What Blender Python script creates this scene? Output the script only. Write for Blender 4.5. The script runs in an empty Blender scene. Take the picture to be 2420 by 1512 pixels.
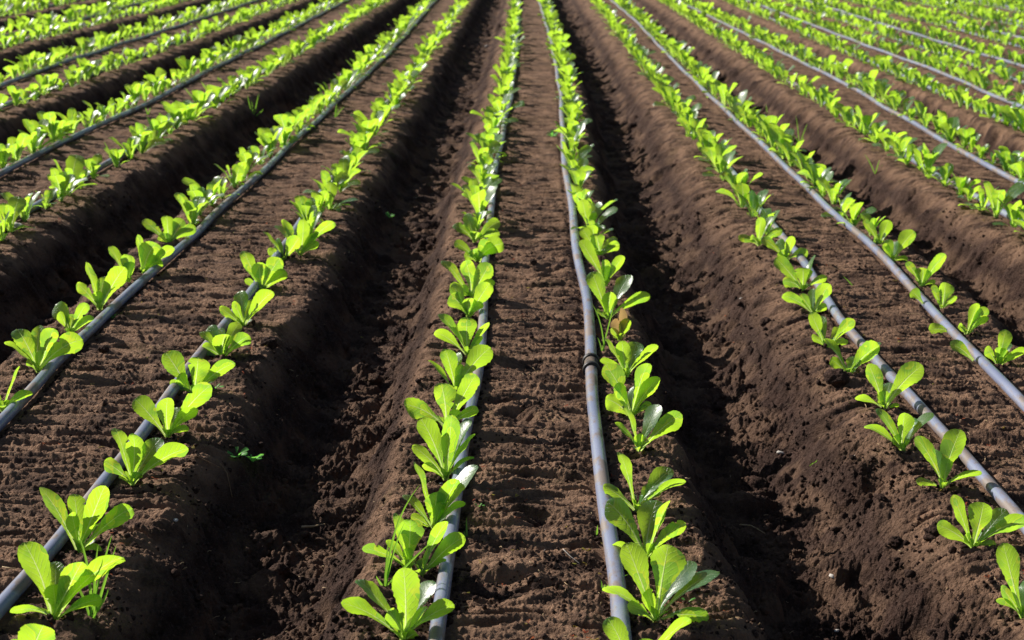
import bpy, math, random
import numpy as np
from mathutils import Matrix, Vector

SC = bpy.context.scene
COL = SC.collection
rng = random.Random(7)
nprng = np.random.default_rng(11)

# ------------------------------------------------------------------ camera
LENS = 55.0
PW, PH = 2419.0, 1512.0                 # the picture plane the measurements were taken on
F = LENS / 36.0 * PW
VP = (1247.0, -205.0)                   # where the rows meet
ROLL = math.radians(2.0)
HCAM = 1.186
def _n(v):
    v = np.asarray(v, float); return v / np.linalg.norm(v)
Yc = _n(((VP[0] - PW / 2) / F, -(VP[1] - PH / 2) / F, -1.0))
up = np.array((math.sin(ROLL), math.cos(ROLL), 0.0))
Zc = _n(up - up.dot(Yc) * Yc)
Xc = np.cross(Yc, Zc)
RM = np.array((Xc, Yc, Zc))             # camera -> world
CAM = np.array((0.0, 0.0, HCAM))
cd = bpy.data.cameras.new('camera'); cam = bpy.data.objects.new('camera', cd); COL.objects.link(cam)
M4 = Matrix([list(RM[i]) + [CAM[i]] for i in range(3)] + [[0, 0, 0, 1]])
cam.matrix_world = M4
cd.lens = LENS; cd.sensor_width = 36.0; cd.clip_start = 0.05; cd.clip_end = 2000
cd.dof.use_dof = True
cd.dof.focus_distance = 3.3
cd.dof.aperture_fstop = LENS / 6.6
SC.camera = cam

# ------------------------------------------------------------------ light
SUN_EL = math.radians(28.5)
SUN_AZ = math.radians(35.0)             # ahead of due left
sdir = np.array((-math.cos(SUN_EL) * math.cos(SUN_AZ), math.cos(SUN_EL) * math.sin(SUN_AZ), math.sin(SUN_EL)))
W = bpy.data.worlds.new('World'); SC.world = W; W.use_nodes = True
nt = W.node_tree; bg = nt.nodes['Background']
sky = nt.nodes.new('ShaderNodeTexSky'); sky.sky_type = 'NISHITA'; sky.sun_disc = False
sky.sun_elevation = SUN_EL; sky.sun_rotation = math.atan2(sdir[0], sdir[1])
nt.links.new(sky.outputs[0], bg.inputs['Color']); bg.inputs['Strength'].default_value = 0.05
sl = bpy.data.lights.new('sun', 'SUN'); sl.energy = 5.0; sl.angle = math.radians(0.5); sl.color = (1.0, 0.94, 0.87)
so = bpy.data.objects.new('sun', sl); COL.objects.link(so)
so.rotation_euler = Vector(sdir).to_track_quat('Z', 'Y').to_euler(); so.location = (-6, 3, 5)
SC.view_settings.view_transform = 'Standard'; SC.view_settings.look = 'None'
SC.view_settings.gamma = 1.0; SC.view_settings.use_curve_mapping = False
SC.view_settings.exposure = 0.53

# ------------------------------------------------------------------ measuring
def ray(px, py):
    return RM @ np.array(((px - PW / 2) / F, -(py - PH / 2) / F, -1.0))
def at(px, py, z=0.0):
    d = ray(px, py); t = (z - HCAM) / d[2]
    return CAM + d * t
def proj(p):
    q = RM.T @ (np.asarray(p, float) - CAM)
    return PW / 2 + F * q[0] / -q[2], PH / 2 - F * q[1] / -q[2], -q[2]
def zp(c, r, zx, zy):
    """a point read off an enlarged ninth of the photograph"""
    return c * 806.4 + zx / 3.0, r * 504.0 + zy / 3.0

# ------------------------------------------------------------------ noise
def hsh(ix, iy, seed):
    h = (ix.astype(np.int64) * 374761393 + iy.astype(np.int64) * 668265263 + seed * 974711) & 0xFFFFFFFF
    h = ((h ^ (h >> 13)) * 1274126177) & 0xFFFFFFFF
    h = ((h ^ (h >> 16)) * 2246822519) & 0xFFFFFFFF
    return ((h ^ (h >> 15)) & 0xFFFFFF) / float(0x1000000)
def perlin(x, y, seed):
    ix = np.floor(x); iy = np.floor(y); fx = x - ix; fy = y - iy
    u = fx * fx * fx * (fx * (fx * 6 - 15) + 10); v = fy * fy * fy * (fy * (fy * 6 - 15) + 10)
    def g(a, b):
        an = hsh(ix + a, iy + b, seed) * (2 * math.pi)
        return np.cos(an) * (fx - a) + np.sin(an) * (fy - b)
    n0 = g(0, 0) * (1 - u) + g(1, 0) * u
    n1 = g(0, 1) * (1 - u) + g(1, 1) * u
    return (n0 * (1 - v) + n1 * v) * 1.5
def clods(x, y, cell, seed, dens):
    """bump field of lumps about a cell wide, 0..~0.5 in units of the cell"""
    X = x / cell; Y = y / cell; ix = np.floor(X); iy = np.floor(Y)
    out = np.zeros_like(X)
    for a in (-1, 0, 1):
        for b in (-1, 0, 1):
            cx = ix + a; cy = iy + b
            px = cx + hsh(cx, cy, seed); py = cy + hsh(cx, cy, seed + 1)
            r = 0.18 + 0.5 * hsh(cx, cy, seed + 2) ** 2
            on = hsh(cx, cy, seed + 3) < dens
            el = 0.7 + 0.7 * hsh(cx, cy, seed + 4)
            d2 = ((X - px) * el) ** 2 + ((Y - py) / el) ** 2
            h = np.sqrt(np.maximum(r * r - d2, 0)) * 0.9
            out = np.maximum(out, np.where(on, h, 0))
    return out

# ------------------------------------------------------------------ rows of pipe (picture measurements -> metres)
ZP = 0.0125
PIPES = {
 (0, 'L'): [(1026,1508),(1041,1408),(1054,1341),(1072,1225),(1090,1108),(1104,1015),(1127,887),(1138,771),(1157,507),(1168,417),(1190,300),(1206,233),(1215,167),(1221,100),(1227,0)],
 (0, 'R'): [(1465,1508),(1460,1441),(1451,1341),(1434,1241),(1424,1141),(1417,1075),(1411,1008),(1405,971),(1398,887),(1393,804),(1385,704),(1366,604),(1352,504),(1339,417),(1330,333),(1327,233),(1316,167),(1303,100),(1273,0)],
 (-1, 'R'): [(0,1436),(57,1376),(113,1310),(213,1171),(252,1125),(337,1021),(415,914),(480,832),(533,767),(592,691),(635,629),(1092,0)],
 (-1, 'L'): [(7,994),(80,924),(143,847),(193,801),(257,734),(307,687),(387,619),(467,551),(510,503),(583,440),(667,360),(750,283),(807,230),(873,170),(923,120),(966,73),(1023,7)],
 (-2, 'R'): [(30,517),(250,390)],
 (-2, 'L'): [(0,413),(133,340),(267,283),(383,227),(500,163),(583,123),(700,63),(807,7)],
 (-3, 'R'): [(37,240),(230,170)],
 (-3, 'L'): [(0,203),(133,153),(267,110),(433,58),(610,0)],
 (-4, 'R'): [(200,60)],
 (-4, 'L'): [(0,88),(187,47),(357,0)],
 (1, 'L'): [(2420,1240),(2396,1208),(2356,1171),(2330,1141),(2296,1095),(2200,994),(2160,947),(2089,874),(2030,807),(1983,751),(1963,717),(1913,641),(1896,617),(1846,561),(1820,524),(1408,0)],
 (1, 'R'): [(2413,951),(2380,917),(2313,851),(2246,781),(2180,704),(2113,634),(2046,571),(1973,507),(1913,447),(1863,403),(1800,340),(1723,270),(1653,203),(1613,165),(1556,107),(1506,53),(1443,0)],
 (2, 'L'): [(2413,527),(2346,490),(2213,413)],
 (2, 'R'): [(2420,437),(2280,363),(2173,300),(2080,247),(1996,197),(1880,140),(1746,73),(1613,8)],
 (3, 'L'): [(2363,280)],
 (3, 'R'): [(2420,257),(2213,167),(2080,120),(1913,57),(1763,0)],
 (4, 'L'): [(2290,150)],
 (4, 'R'): [(2420,157),(2292,120),(2052,47)],
 (5, 'L'): [(2300,80)],
 (5, 'R'): [(2420,90),(2175,37)],
}
CURVE = {}
for k, pts in PIPES.items():
    w = np.array([at(p[0], p[1], ZP)[:2] for p in pts]); w = w[np.argsort(w[:, 1])]
    CURVE[k] = (w[:, 1], w[:, 0])
def xr(k, Y):
    b, s = k
    if k in CURVE:
        return np.interp(Y, CURVE[k][0], CURVE[k][1])
    # beds that only the corner of the picture shows: carry on at the same pitch
    if b < 0:
        return xr((-4, s), Y) + (b + 4) * 1.10
    return xr((5, s), Y) + (b - 5) * 1.10
BEDS = list(range(-9, 13))

# pits and lumps seen in the soil: picture x, y, radius m, depth m (+ = pit)
def fr(*a): return a
PITS = [(1222,985,.055,.030),(1275,1230,.050,.022),(2176,1378,.055,.045),(1000,815,.03,.03),(2040,1232,.035,.03),
        (880,990,.03,.02),(2070,1090,.05,.03),(1300,640,.06,.02),(2300,1000,.06,.02),(700,1050,.06,.03),
        (1250,870,.08,.018),(1180,1390,.07,.02),(2440,480,.10,.05),(420,760,.05,.018),(1700,1180,.06,.03),(330,900,.05,.015)]

def smooth(t):
    t = np.clip(t, 0, 1); return t * t * (3 - 2 * t)
def profile(X, Y):
    """bed / furrow cross-section; returns height, and 0..1 how much a point lies on a bed top"""
    z = np.zeros_like(X); top = np.ones_like(X)
    j1 = perlin(X * 0 + Y * 2.1, Y * 0 + 3.3, 91) * 0.022 + perlin(X * 0 + Y * 6.7, Y * 0 + 8.3, 92) * 0.014
    j2 = perlin(X * 0 + Y * 1.9, Y * 0 + 5.3, 93) * 0.022 + perlin(X * 0 + Y * 6.1, Y * 0 + 1.3, 94) * 0.014
    for b in range(BEDS[0], BEDS[-1]):
        er = xr((b, 'R'), Y) + (np.interp(Y, [2.4, 3.0, 3.7, 5.0], [.205, .168, .130, .115]) if b == 0 else 0.148) + j1
        el = xr((b + 1, 'L'), Y) - 0.125 + j2
        w = np.maximum(el - er, 0.30)
        s = X - er
        m = (s > -0.02) & (s < w + 0.02)
        if not m.any(): continue
        a = smooth(s / (.165 if b == 0 else .185)); c = smooth((w - s) / (w - (.33 if b == -1 else .27)))
        f = np.minimum(a, c)
        D = (0.150 if b == -1 else 0.182 if b == 0 else .172) + 0.015 * perlin(Y * 0.7, X * 0 + b * 3.1, 95)
        z = np.where(m, -D * f, z); top = np.where(m, 1 - np.clip(f * 2.2, 0, 1), top)
    return z, top

DIPS = []
_pit = [(at(p[0], p[1], 0.0), p[2], p[3]) for p in PITS]
def height(X, Y, sp=0.002):
    X = np.asarray(X, float); Y = np.asarray(Y, float); sp = np.broadcast_to(np.asarray(sp, float), X.shape)
    def fade(wl): return np.clip((wl / sp - 1.1) / 1.4, 0, 1)
    wx = X + 0.03 * perlin(X * 7, Y * 7, 61); wy = Y + 0.03 * perlin(X * 7, Y * 7, 62)
    z, top = profile(wx, wy)
    side = 1 - top
    n = 0.014 * perlin(wx / .33, wy / .33, 1) * (0.35 + 0.9 * side)
    n = n + 0.010 * perlin(wx / .13, wy / .11, 2) * fade(.12) * (0.28 + 0.95 * side)
    def billow(x, y, sd): return 1.9 * np.abs(perlin(x, y, sd)) - .45
    rough_ = smooth(perlin(X / .31, Y / .31, 18) * 1.1 + .55)          # crumbly here, rubbed smooth there
    k_ = .55 + .6 * rough_
    n = n + 0.0078 * billow(wx / .060, wy / .052, 3) * fade(.05) * (0.15 + 0.95 * side) * k_
    n = n + 0.0050 * billow(wx / .029, wy / .026, 4) * fade(.022) * (0.22 + 0.88 * side) * k_
    n = n + 0.0048 * billow(X / .0135, Y / .0125, 5) * fade(.011) * (.38 + .72 * side) * k_
    n = n + 0.0026 * billow(X / .0075, Y / .0070, 15) * fade(.0070) * k_ * (.6 + .4 * side)
    n = n + 0.0155 * billow(wx / .125 + 3.1, wy / .105, 13) * side * (.4 + .8 * rough_)
    n = n + 0.0060 * perlin(wx / .048 + wy / .08, wy / .042, 14) * fade(.04) * side
    # broken crust across the bed tops
    cr = perlin(wx / .20, wy / .030, 6); cr2 = perlin(wx / .085, wy / .015, 16)
    n = n + top * (0.0105 * np.clip(cr * 1.8 + .1, -.8, .5) * fade(.030) + .0060 * np.clip(cr2 * 1.8, -.8, .4) * fade(.016))
    # lumps
    lump = clods(wx, wy, .095, 20, .34) * .095 * fade(.05) * (0.05 + 0.95 * side) * 0.75
    lump = np.maximum(lump, clods(wx, wy, .040, 30, .55) * .040 * fade(.02) * (0.18 + 0.85 * side) * .85)
    lump = np.maximum(lump, clods(wx, wy, .021, 35, .60) * .021 * fade(.011) * (0.5 + 0.5 * side) * .85)
    lump = np.maximum(lump, clods(X, Y, .012, 40, .62) * .012 * fade(.007) * .85)
    patch = smooth(perlin(X / .22, Y / .22, 8) * 1.2 + .62)
    n = n + lump * (0.35 + 0.75 * patch)
    # the pipes lie bedded in a smooth seat
    seat = np.zeros_like(X)
    for b in range(-5, 7):
        for s in 'LR':
            d = np.abs(X - xr((b, s), Y))
            seat = np.maximum(seat, 1 - smooth((d - .014) / .022))
    z = z + n * (1 - 0.9 * seat) - .004 * seat
    for (c, r, dep) in _pit:
        m = (np.abs(X - c[0]) < 2 * r) & (np.abs(Y - c[1]) < 3 * r)
        if m.any():
            d = np.hypot(X[m] - c[0] + .012 * perlin(X[m] * 40, Y[m] * 40, 77), (Y[m] - c[1]) * .8) / r
            z[m] += -dep * (1 - smooth(d / 1.0)) + dep * .18 * np.exp(-((d - 1.1) / .25) ** 2)
    for (cx_, cy_, r_) in DIPS:                                          # the planting hollow round a seedling
        m = (np.abs(X - cx_) < 2.2 * r_) & (np.abs(Y - cy_) < 2.2 * r_)
        if m.any():
            d = np.hypot(X[m] - cx_ + .007 * perlin(X[m] * 60, Y[m] * 60, 78), Y[m] - cy_) / r_
            z[m] += -.006 * (1 - smooth(d)) + .0065 * np.exp(-((d - 1.15) / .3) ** 2) * (.5 + perlin(X[m] * 35, Y[m] * 35, 79))
    return z
def hz(x, y):
    return float(height(np.array([x]), np.array([y]))[0])
def on_soil(px, py):
    z = 0.0
    for _ in range(40):
        p = at(px, py, z); zz = float(profile(np.array([p[0]]), np.array([p[1]]))[0][0]); z += (zz - z) * 0.4
    p = at(px, py, z)
    return np.array((p[0], p[1], hz(p[0], p[1])))

# ------------------------------------------------------------------ materials
class NB:
    def __init__(s, name):
        s.m = bpy.data.materials.new(name); s.m.use_nodes = True; s.t = s.m.node_tree
        s.t.nodes.clear(); s.out = s.t.nodes.new('ShaderNodeOutputMaterial')
    def n(s, typ, **kw):
        nd = s.t.nodes.new('ShaderNode' + typ)
        for k, v in kw.items(): setattr(nd, k, v)
        return nd
    def link(s, a, b): s.t.links.new(a, b)
    def put(s, sock, v):
        if hasattr(v, 'links'): s.link(v, sock)
        else: sock.default_value = v
    def math(s, op, a, b=0.0, c=None, clamp=False):
        nd = s.n('Math', operation=op, use_clamp=clamp)
        s.put(nd.inputs[0], a); s.put(nd.inputs[1], b)
        if c is not None: s.put(nd.inputs[2], c)
        return nd.outputs[0]
    def mix(s, f, a, b):
        nd = s.n('Mix', data_type='RGBA'); s.put(nd.inputs[0], f); s.put(nd.inputs[6], a); s.put(nd.inputs[7], b)
        return nd.outputs[2]
    def noise(s, vec, scale, detail=4, rough=.55):
        nd = s.n('TexNoise'); s.put(nd.inputs['Vector'], vec); nd.inputs['Scale'].default_value = scale
        nd.inputs['Detail'].default_value = detail; nd.inputs['Roughness'].default_value = rough
        return nd.outputs[0]
    def ramp(s, f, lo, hi):
        nd = s.n('MapRange', interpolation_type='SMOOTHSTEP'); s.put(nd.inputs[0], f)
        nd.inputs[1].default_value = lo; nd.inputs[2].default_value = hi
        return nd.outputs[0]
def rgba(r, g, b): return (r, g, b, 1.0)

def soil_material():
    b = NB('soil'); pos = b.n('NewGeometry').outputs['Position']
    top = b.n('Attribute', attribute_name='bed_top').outputs['Fac']
    big = b.noise(pos, 3.2, 4); mid = b.noise(pos, 19, 5, .6); fine = b.noise(pos, 130, 5, .65); grain = b.noise(pos, 520, 3, .7)
    c = b.mix(b.ramp(mid, .32, .72), rgba(.027, .0145, .0108), rgba(.064, .036, .027))
    c = b.mix(b.math('MULTIPLY', b.ramp(big, .42, .66), .45), c, rgba(.088, .053, .039))
    # the dry, dusty crust of the bed tops is a lighter, browner soil
    dust = b.math('MULTIPLY', top, b.ramp(b.noise(pos, 9, 6, .65), .32, .60))
    c = b.mix(b.math('MULTIPLY', dust, .85), c, rgba(.325, .195, .122))
    c = b.mix(b.math('MULTIPLY', b.ramp(fine, .50, .72), .55), c, rgba(.150, .096, .072))
    c = b.mix(b.math('MULTIPLY', b.ramp(grain, .58, .72), b.math('MULTIPLY_ADD', top, .35, .35)), c, rgba(.31, .215, .155))
    # washed-out sandy silt on the furrow floors
    sz = b.n('SeparateXYZ'); b.link(pos, sz.inputs[0])
    silt = b.math('MULTIPLY', b.ramp(sz.outputs[2], -.085, -.125), b.ramp(b.noise(pos, 7, 5, .6), .42, .6))
    c = b.mix(b.math('MULTIPLY', silt, .7), c, rgba(.185, .112, .072))
    # a film of algae where drip water keeps the crust damp
    alg = b.math('MULTIPLY', top, b.ramp(b.noise(pos, 4.3, 3), .60, .70))
    c = b.mix(b.math('MULTIPLY', b.math('MULTIPLY', alg, b.ramp(fine, .42, .62)), .45), c, rgba(.075, .075, .018))
    p = b.n('BsdfPrincipled'); b.put(p.inputs['Base Color'], c); p.inputs['Roughness'].default_value = .95
    p.inputs['Specular IOR Level'].default_value = .12
    dn = b.n('TexNoise'); b.link(pos, dn.inputs['Vector']); dn.inputs['Scale'].default_value = 70; dn.inputs['Detail'].default_value = 3
    wv = b.n('VectorMath', operation='MULTIPLY_ADD'); b.link(dn.outputs['Color'], wv.inputs[0]); wv.inputs[1].default_value = (.012, .012, .012); b.link(pos, wv.inputs[2])
    def vor(sc):
        v = b.n('TexVoronoi', feature='F1'); b.link(wv.outputs[0], v.inputs['Vector']); v.inputs['Scale'].default_value = sc
        return b.math('SUBTRACT', 1.0, v.outputs['Distance'])
    h = b.math('ADD', b.math('MULTIPLY', fine, .55), b.math('MULTIPLY', grain, .35))
    h = b.math('ADD', h, b.math('ADD', b.math('MULTIPLY', vor(95), .60), b.math('MULTIPLY', vor(230), .40)))
    bp = b.n('Bump'); bp.inputs['Strength'].default_value = 1.0; bp.inputs['Distance'].default_value = .0085
    b.put(bp.inputs['Height'], h); b.link(bp.outputs[0], p.inputs['Normal'])
    b.link(p.outputs[0], b.out.inputs[0]); return b.m

def leaf_material(name, dif, tra, vein_d, vein_t, fac=.52, dry=False):
    b = NB(name); uv = b.n('TexCoord').outputs['UV']; sep = b.n('SeparateXYZ'); b.link(uv, sep.inputs[0])
    pos = b.n('NewGeometry').outputs['Position']
    du = b.math('MULTIPLY', b.math('ABSOLUTE', b.math('SUBTRACT', sep.outputs[0], .5)), 2.0); v = sep.outputs[1]
    wr = b.math('MULTIPLY_ADD', b.math('SUBTRACT', 1.0, v), .105, .012)
    mid = b.math('SUBTRACT', 1.0, b.math('DIVIDE', du, wr), clamp=True)
    mid = b.ramp(mid, .0, .55)
    wob = b.math('MULTIPLY', b.noise(uv, 6, 2), .6)
    ph = b.math('ADD', b.math('SUBTRACT', b.math('MULTIPLY', v, 11.0), b.math('MULTIPLY', du, 2.6)), wob)
    pp = b.math('MULTIPLY', b.math('PINGPONG', ph, .5), 2.0)
    vein = b.math('MULTIPLY', b.ramp(pp, .84, .99), b.ramp(du, 1.0, .15))
    vein = b.math('MULTIPLY', vein, .62)
    net = b.noise(uv, 34, 2, .5)
    vall = b.math('MAXIMUM', mid, vein)
    vary = b.ramp(b.noise(pos, 9, 2), .3, .7)
    blot = b.ramp(b.noise(pos, 55, 3), .3, .7)
    d = b.mix(vary, rgba(*dif), rgba(dif[0] * 1.35, dif[1] * 1.25, dif[2] * .9))
    t = b.mix(vary, rgba(*tra), rgba(tra[0] * .80, tra[1] * .86, tra[2] * .8))
    t = b.mix(b.math('MULTIPLY', blot, .22), t, rgba(tra[0] * .62, tra[1] * .78, tra[2] * .6))
    # greens vary: some leaves painted darker for neighbours' shade, a few yellowing with age
    oi = b.n('ObjectInfo').outputs['Random']; wn = b.noise(pos, 21, 1)
    rv = b.math('FRACT', b.math('ADD', b.math('MULTIPLY', oi, 7.3), b.math('MULTIPLY', wn, 2.2)))
    t = b.mix(b.math('MULTIPLY', b.ramp(rv, .60, .95), .68), t, rgba(tra[0] * .46, tra[1] * .66, tra[2] * 1.3))
    t = b.mix(b.math('MULTIPLY', b.ramp(rv, .10, .02), .5), t, rgba(.82, .86, .06))
    d = b.mix(b.math('MULTIPLY', b.ramp(rv, .60, .95), .6), d, rgba(dif[0] * .62, dif[1] * .72, dif[2] * .95))
    # pale stalk at the foot of the leaf
    foot = b.ramp(v, .30, .02)
    vall2 = b.math('MAXIMUM', vall, b.math('MULTIPLY', foot, .55))
    d = b.mix(b.math('MULTIPLY', vall2, .8), d, rgba(*vein_d)); t = b.mix(b.math('MULTIPLY', vall2, .75), t, rgba(*vein_t))
    # specks of splashed soil, mostly low on the leaf
    sp_ = b.math('MULTIPLY', b.ramp(b.noise(pos, 330, 2, .5), .66, .70), b.ramp(v, .85, .25))
    d = b.mix(b.math('MULTIPLY', sp_, .8), d, rgba(.06, .04, .025)); t = b.mix(b.math('MULTIPLY', sp_, .7), t, rgba(.10, .09, .02))
    p = b.n('BsdfPrincipled'); b.put(p.inputs['Base Color'], d); p.inputs['Roughness'].default_value = .33
    p.inputs['Specular IOR Level'].default_value = .85
    h = b.math('ADD', b.math('MULTIPLY', vall, -.6), b.math('MULTIPLY', net, .12))
    bp = b.n('Bump'); bp.inputs['Strength'].default_value = .6; bp.inputs['Distance'].default_value = .0035
    b.put(bp.inputs['Height'], h); b.link(bp.outputs[0], p.inputs['Normal'])
    tr = b.n('BsdfTranslucent'); b.put(tr.inputs['Color'], t); b.link(bp.outputs[0], tr.inputs['Normal'])
    mx = b.n('MixShader'); mx.inputs[0].default_value = fac
    b.link(p.outputs[0], mx.inputs[1]); b.link(tr.outputs[0], mx.inputs[2]); b.link(mx.outputs[0], b.out.inputs[0])
    return b.m

def plain(name, col, rough=.8, col2=None, scale=30, bump=.0, spec=.3, trans=None):
    b = NB(name); pos = b.n('NewGeometry').outputs['Position']
    p = b.n('BsdfPrincipled'); p.inputs['Roughness'].default_value = rough; p.inputs['Specular IOR Level'].default_value = spec
    nz = b.noise(pos, scale, 4)
    b.put(p.inputs['Base Color'], b.mix(b.ramp(nz, .35, .65), rgba(*col), rgba(*(col2 or col))))
    if bump:
        bp = b.n('Bump'); bp.inputs['Strength'].default_value = .6; bp.inputs['Distance'].default_value = bump
        b.put(bp.inputs['Height'], nz); b.link(bp.outputs[0], p.inputs['Normal'])
    o = p.outputs[0]
    if trans:
        tr = b.n('BsdfTranslucent'); tr.inputs['Color'].default_value = rgba(*trans)
        mx = b.n('MixShader'); mx.inputs[0].default_value = .5; b.link(o, mx.inputs[1]); b.link(tr.outputs[0], mx.inputs[2]); o = mx.outputs[0]
    b.link(o, b.out.inputs[0]); return b.m

def pipe_material():
    b = NB('grey_plastic'); pos = b.n('NewGeometry').outputs['Position']
    mp = b.n('Mapping'); b.link(pos, mp.inputs[0]); mp.inputs['Scale'].default_value = (1, .35, 1)
    st = b.noise(mp.outputs[0], 26, 5, .6); fine = b.noise(pos, 160, 3, .6); lng = b.noise(pos, 2.4, 3)
    c = b.mix(b.ramp(lng, .35, .65), rgba(.180, .205, .300), rgba(.245, .270, .370))
    c = b.mix(b.math('MULTIPLY', b.ramp(st, .45, .60), .85), c, rgba(.20, .15, .108))
    c = b.mix(b.math('MULTIPLY', b.ramp(fine, .60, .70), b.math('MULTIPLY', b.ramp(st, .38, .6), .8)), c, rgba(.10, .070, .05))
    p = b.n('BsdfPrincipled'); b.put(p.inputs['Base Color'], c)
    b.put(p.inputs['Roughness'], b.math('MULTIPLY_ADD', b.ramp(st, .45, .65), .33, .27))
    p.inputs['Specular IOR Level'].default_value = .4
    bp = b.n('Bump'); bp.inputs['Strength'].default_value = .25; bp.inputs['Distance'].default_value = .002
    b.put(bp.inputs['Height'], b.math('ADD', st, b.math('MULTIPLY', fine, .5))); b.link(bp.outputs[0], p.inputs['Normal'])
    b.link(p.outputs[0], b.out.inputs[0]); return b.m

M_SOIL = soil_material()
M_LEAF = leaf_material('lettuce_leaf', (.062, .185, .085), (.63, .96, .042), (.34, .48, .28), (.88, 1.0, .42), .59)
M_DRY = plain('dry_leaf', (.42, .25, .12), .8, (.55, .40, .20), 60, .002, .2, (.50, .33, .12))
M_GRASS = plain('grass_blade', (.06, .17, .03), .5, (.10, .23, .05), 40, 0, .4, (.30, .60, .05))
M_WEED = plain('weed_leaf', (.10, .34, .06), .5, (.15, .45, .08), 40, 0, .4, (.25, .70, .10))
M_PIPE = pipe_material()
M_BLACK = plain('black_rubber', (.018, .017, .017), .5, (.05, .04, .035), 120, .001)
M_DUSTY = plain('dusty_rubber', (.05, .042, .036), .8, (.17, .125, .09), 90, .001)
M_TWIG = plain('dead_root', (.20, .11, .055), .85, (.30, .19, .10), 90, .001)
M_STRAW = plain('straw', (.42, .29, .15), .7, (.5, .36, .2), 90)
M_STONE = plain('pale_stone', (.45, .41, .36), .8, (.6, .56, .5), 120, .001)
M_RED = plain('red_litter', (.40, .07, .035), .7, (.5, .16, .05), 60, 0, .3, (.5, .12, .04))
M_YEL = plain('yellow_litter', (.45, .30, .04), .7, (.35, .34, .05), 60, 0, .3, (.5, .4, .06))

# ------------------------------------------------------------------ object helpers
def mesh_from(name, V, Fc, mats, uv=None, smooth_=True, midx=None):
    V = np.asarray(V, np.float32).reshape(-1, 3); Fc = np.asarray(Fc, np.int32)
    me = bpy.data.meshes.new(name); k = Fc.shape[1]
    me.vertices.add(len(V)); me.vertices.foreach_set('co', V.ravel())
    me.loops.add(Fc.size); me.loops.foreach_set('vertex_index', Fc.ravel())
    me.polygons.add(len(Fc)); me.polygons.foreach_set('loop_start', np.arange(0, Fc.size, k, dtype=np.int32))
    if smooth_: me.polygons.foreach_set('use_smooth', np.ones(len(Fc), bool))
    if uv is not None:
        l = me.uv_layers.new(name='UVMap'); l.data.foreach_set('uv', np.asarray(uv, np.float32)[Fc.ravel()].ravel())
    for m in (mats if isinstance(mats, (list, tuple)) else [mats]): me.materials.append(m)
    if midx is not None: me.polygons.foreach_set('material_index', np.asarray(midx, np.int32))
    me.update(calc_edges=True); me.validate(); return me
def obj(name, me, parent=None):
    o = bpy.data.objects.new(name, me); COL.objects.link(o)
    if parent is not None: o.parent = parent
    return o
def tag(o, label=None, cat=None, group=None, kind=None):
    if label: o['label'] = label
    if cat: o['category'] = cat
    if group: o['group'] = group
    if kind: o['kind'] = kind
    return o
def empty(name, loc, rz=0):
    o = bpy.data.objects.new(name, None); COL.objects.link(o); o.location = loc; o.rotation_euler = (0, 0, rz)
    o.empty_display_size = .03; return o
def tube(pts, rad, nseg=12, cap=True):
    pts = np.asarray(pts, float); n = len(pts); rad = np.broadcast_to(np.asarray(rad, float), (n,))
    T = np.gradient(pts, axis=0); T /= np.linalg.norm(T, axis=1)[:, None]
    ref = np.array((0, 0, 1.0)) if abs(T[:, 2]).max() < .9 else np.array((1.0, 0, 0))
    S = np.cross(T, ref); S /= np.linalg.norm(S, axis=1)[:, None]; U = np.cross(S, T)
    a = np.arange(nseg) * 2 * math.pi / nseg
    V = pts[:, None] + rad[:, None, None] * (np.cos(a)[None, :, None] * S[:, None] + np.sin(a)[None, :, None] * U[:, None])
    V = V.reshape(-1, 3); i = np.arange(n - 1)[:, None] * nseg; j = np.arange(nseg)[None]; j2 = (j + 1) % nseg
    Fq = np.stack([i + j, i + j2, i + nseg + j2, i + nseg + j], -1).reshape(-1, 4)
    if cap:
        V = np.vstack([V, pts[0], pts[-1]]); c0 = len(V) - 2; c1 = len(V) - 1; jj = np.arange(nseg); k = (n - 1) * nseg
        Fq = np.vstack([Fq, np.stack([np.full(nseg, c0), (jj + 1) % nseg, jj, jj], -1)[:, [0, 1, 2, 2]][:0],])
        tri0 = [(c0, (q + 1) % nseg, q) for q in jj]; tri1 = [(c1, k + q, k + (q + 1) % nseg) for q in jj]
        # caps as degenerate-free quads: pair neighbouring triangles
        for tr, c in ((tri0, c0), (tri1, c1)):
            q4 = [(c, tr[q][1], tr[q][2], tr[(q + 1) % nseg][2]) if False else None for q in range(0)]
        capq = []
        for q in range(0, nseg, 2):
            capq.append((c0, (q + 2) % nseg, q + 1, q)); capq.append((c1, k + q, k + q + 1, k + (q + 2) % nseg))
        Fq = np.vstack([Fq, np.array(capq)])
    return V, Fq
def join(parts):
    V = []; Q = []; U = []; n = 0
    for p in parts:
        V.append(p[0]); Q.append(p[1] + n); n += len(p[0])
        if len(p) > 2: U.append(p[2])
    return np.vstack(V), np.vstack(Q), (np.vstack(U) if U else None)

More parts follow.
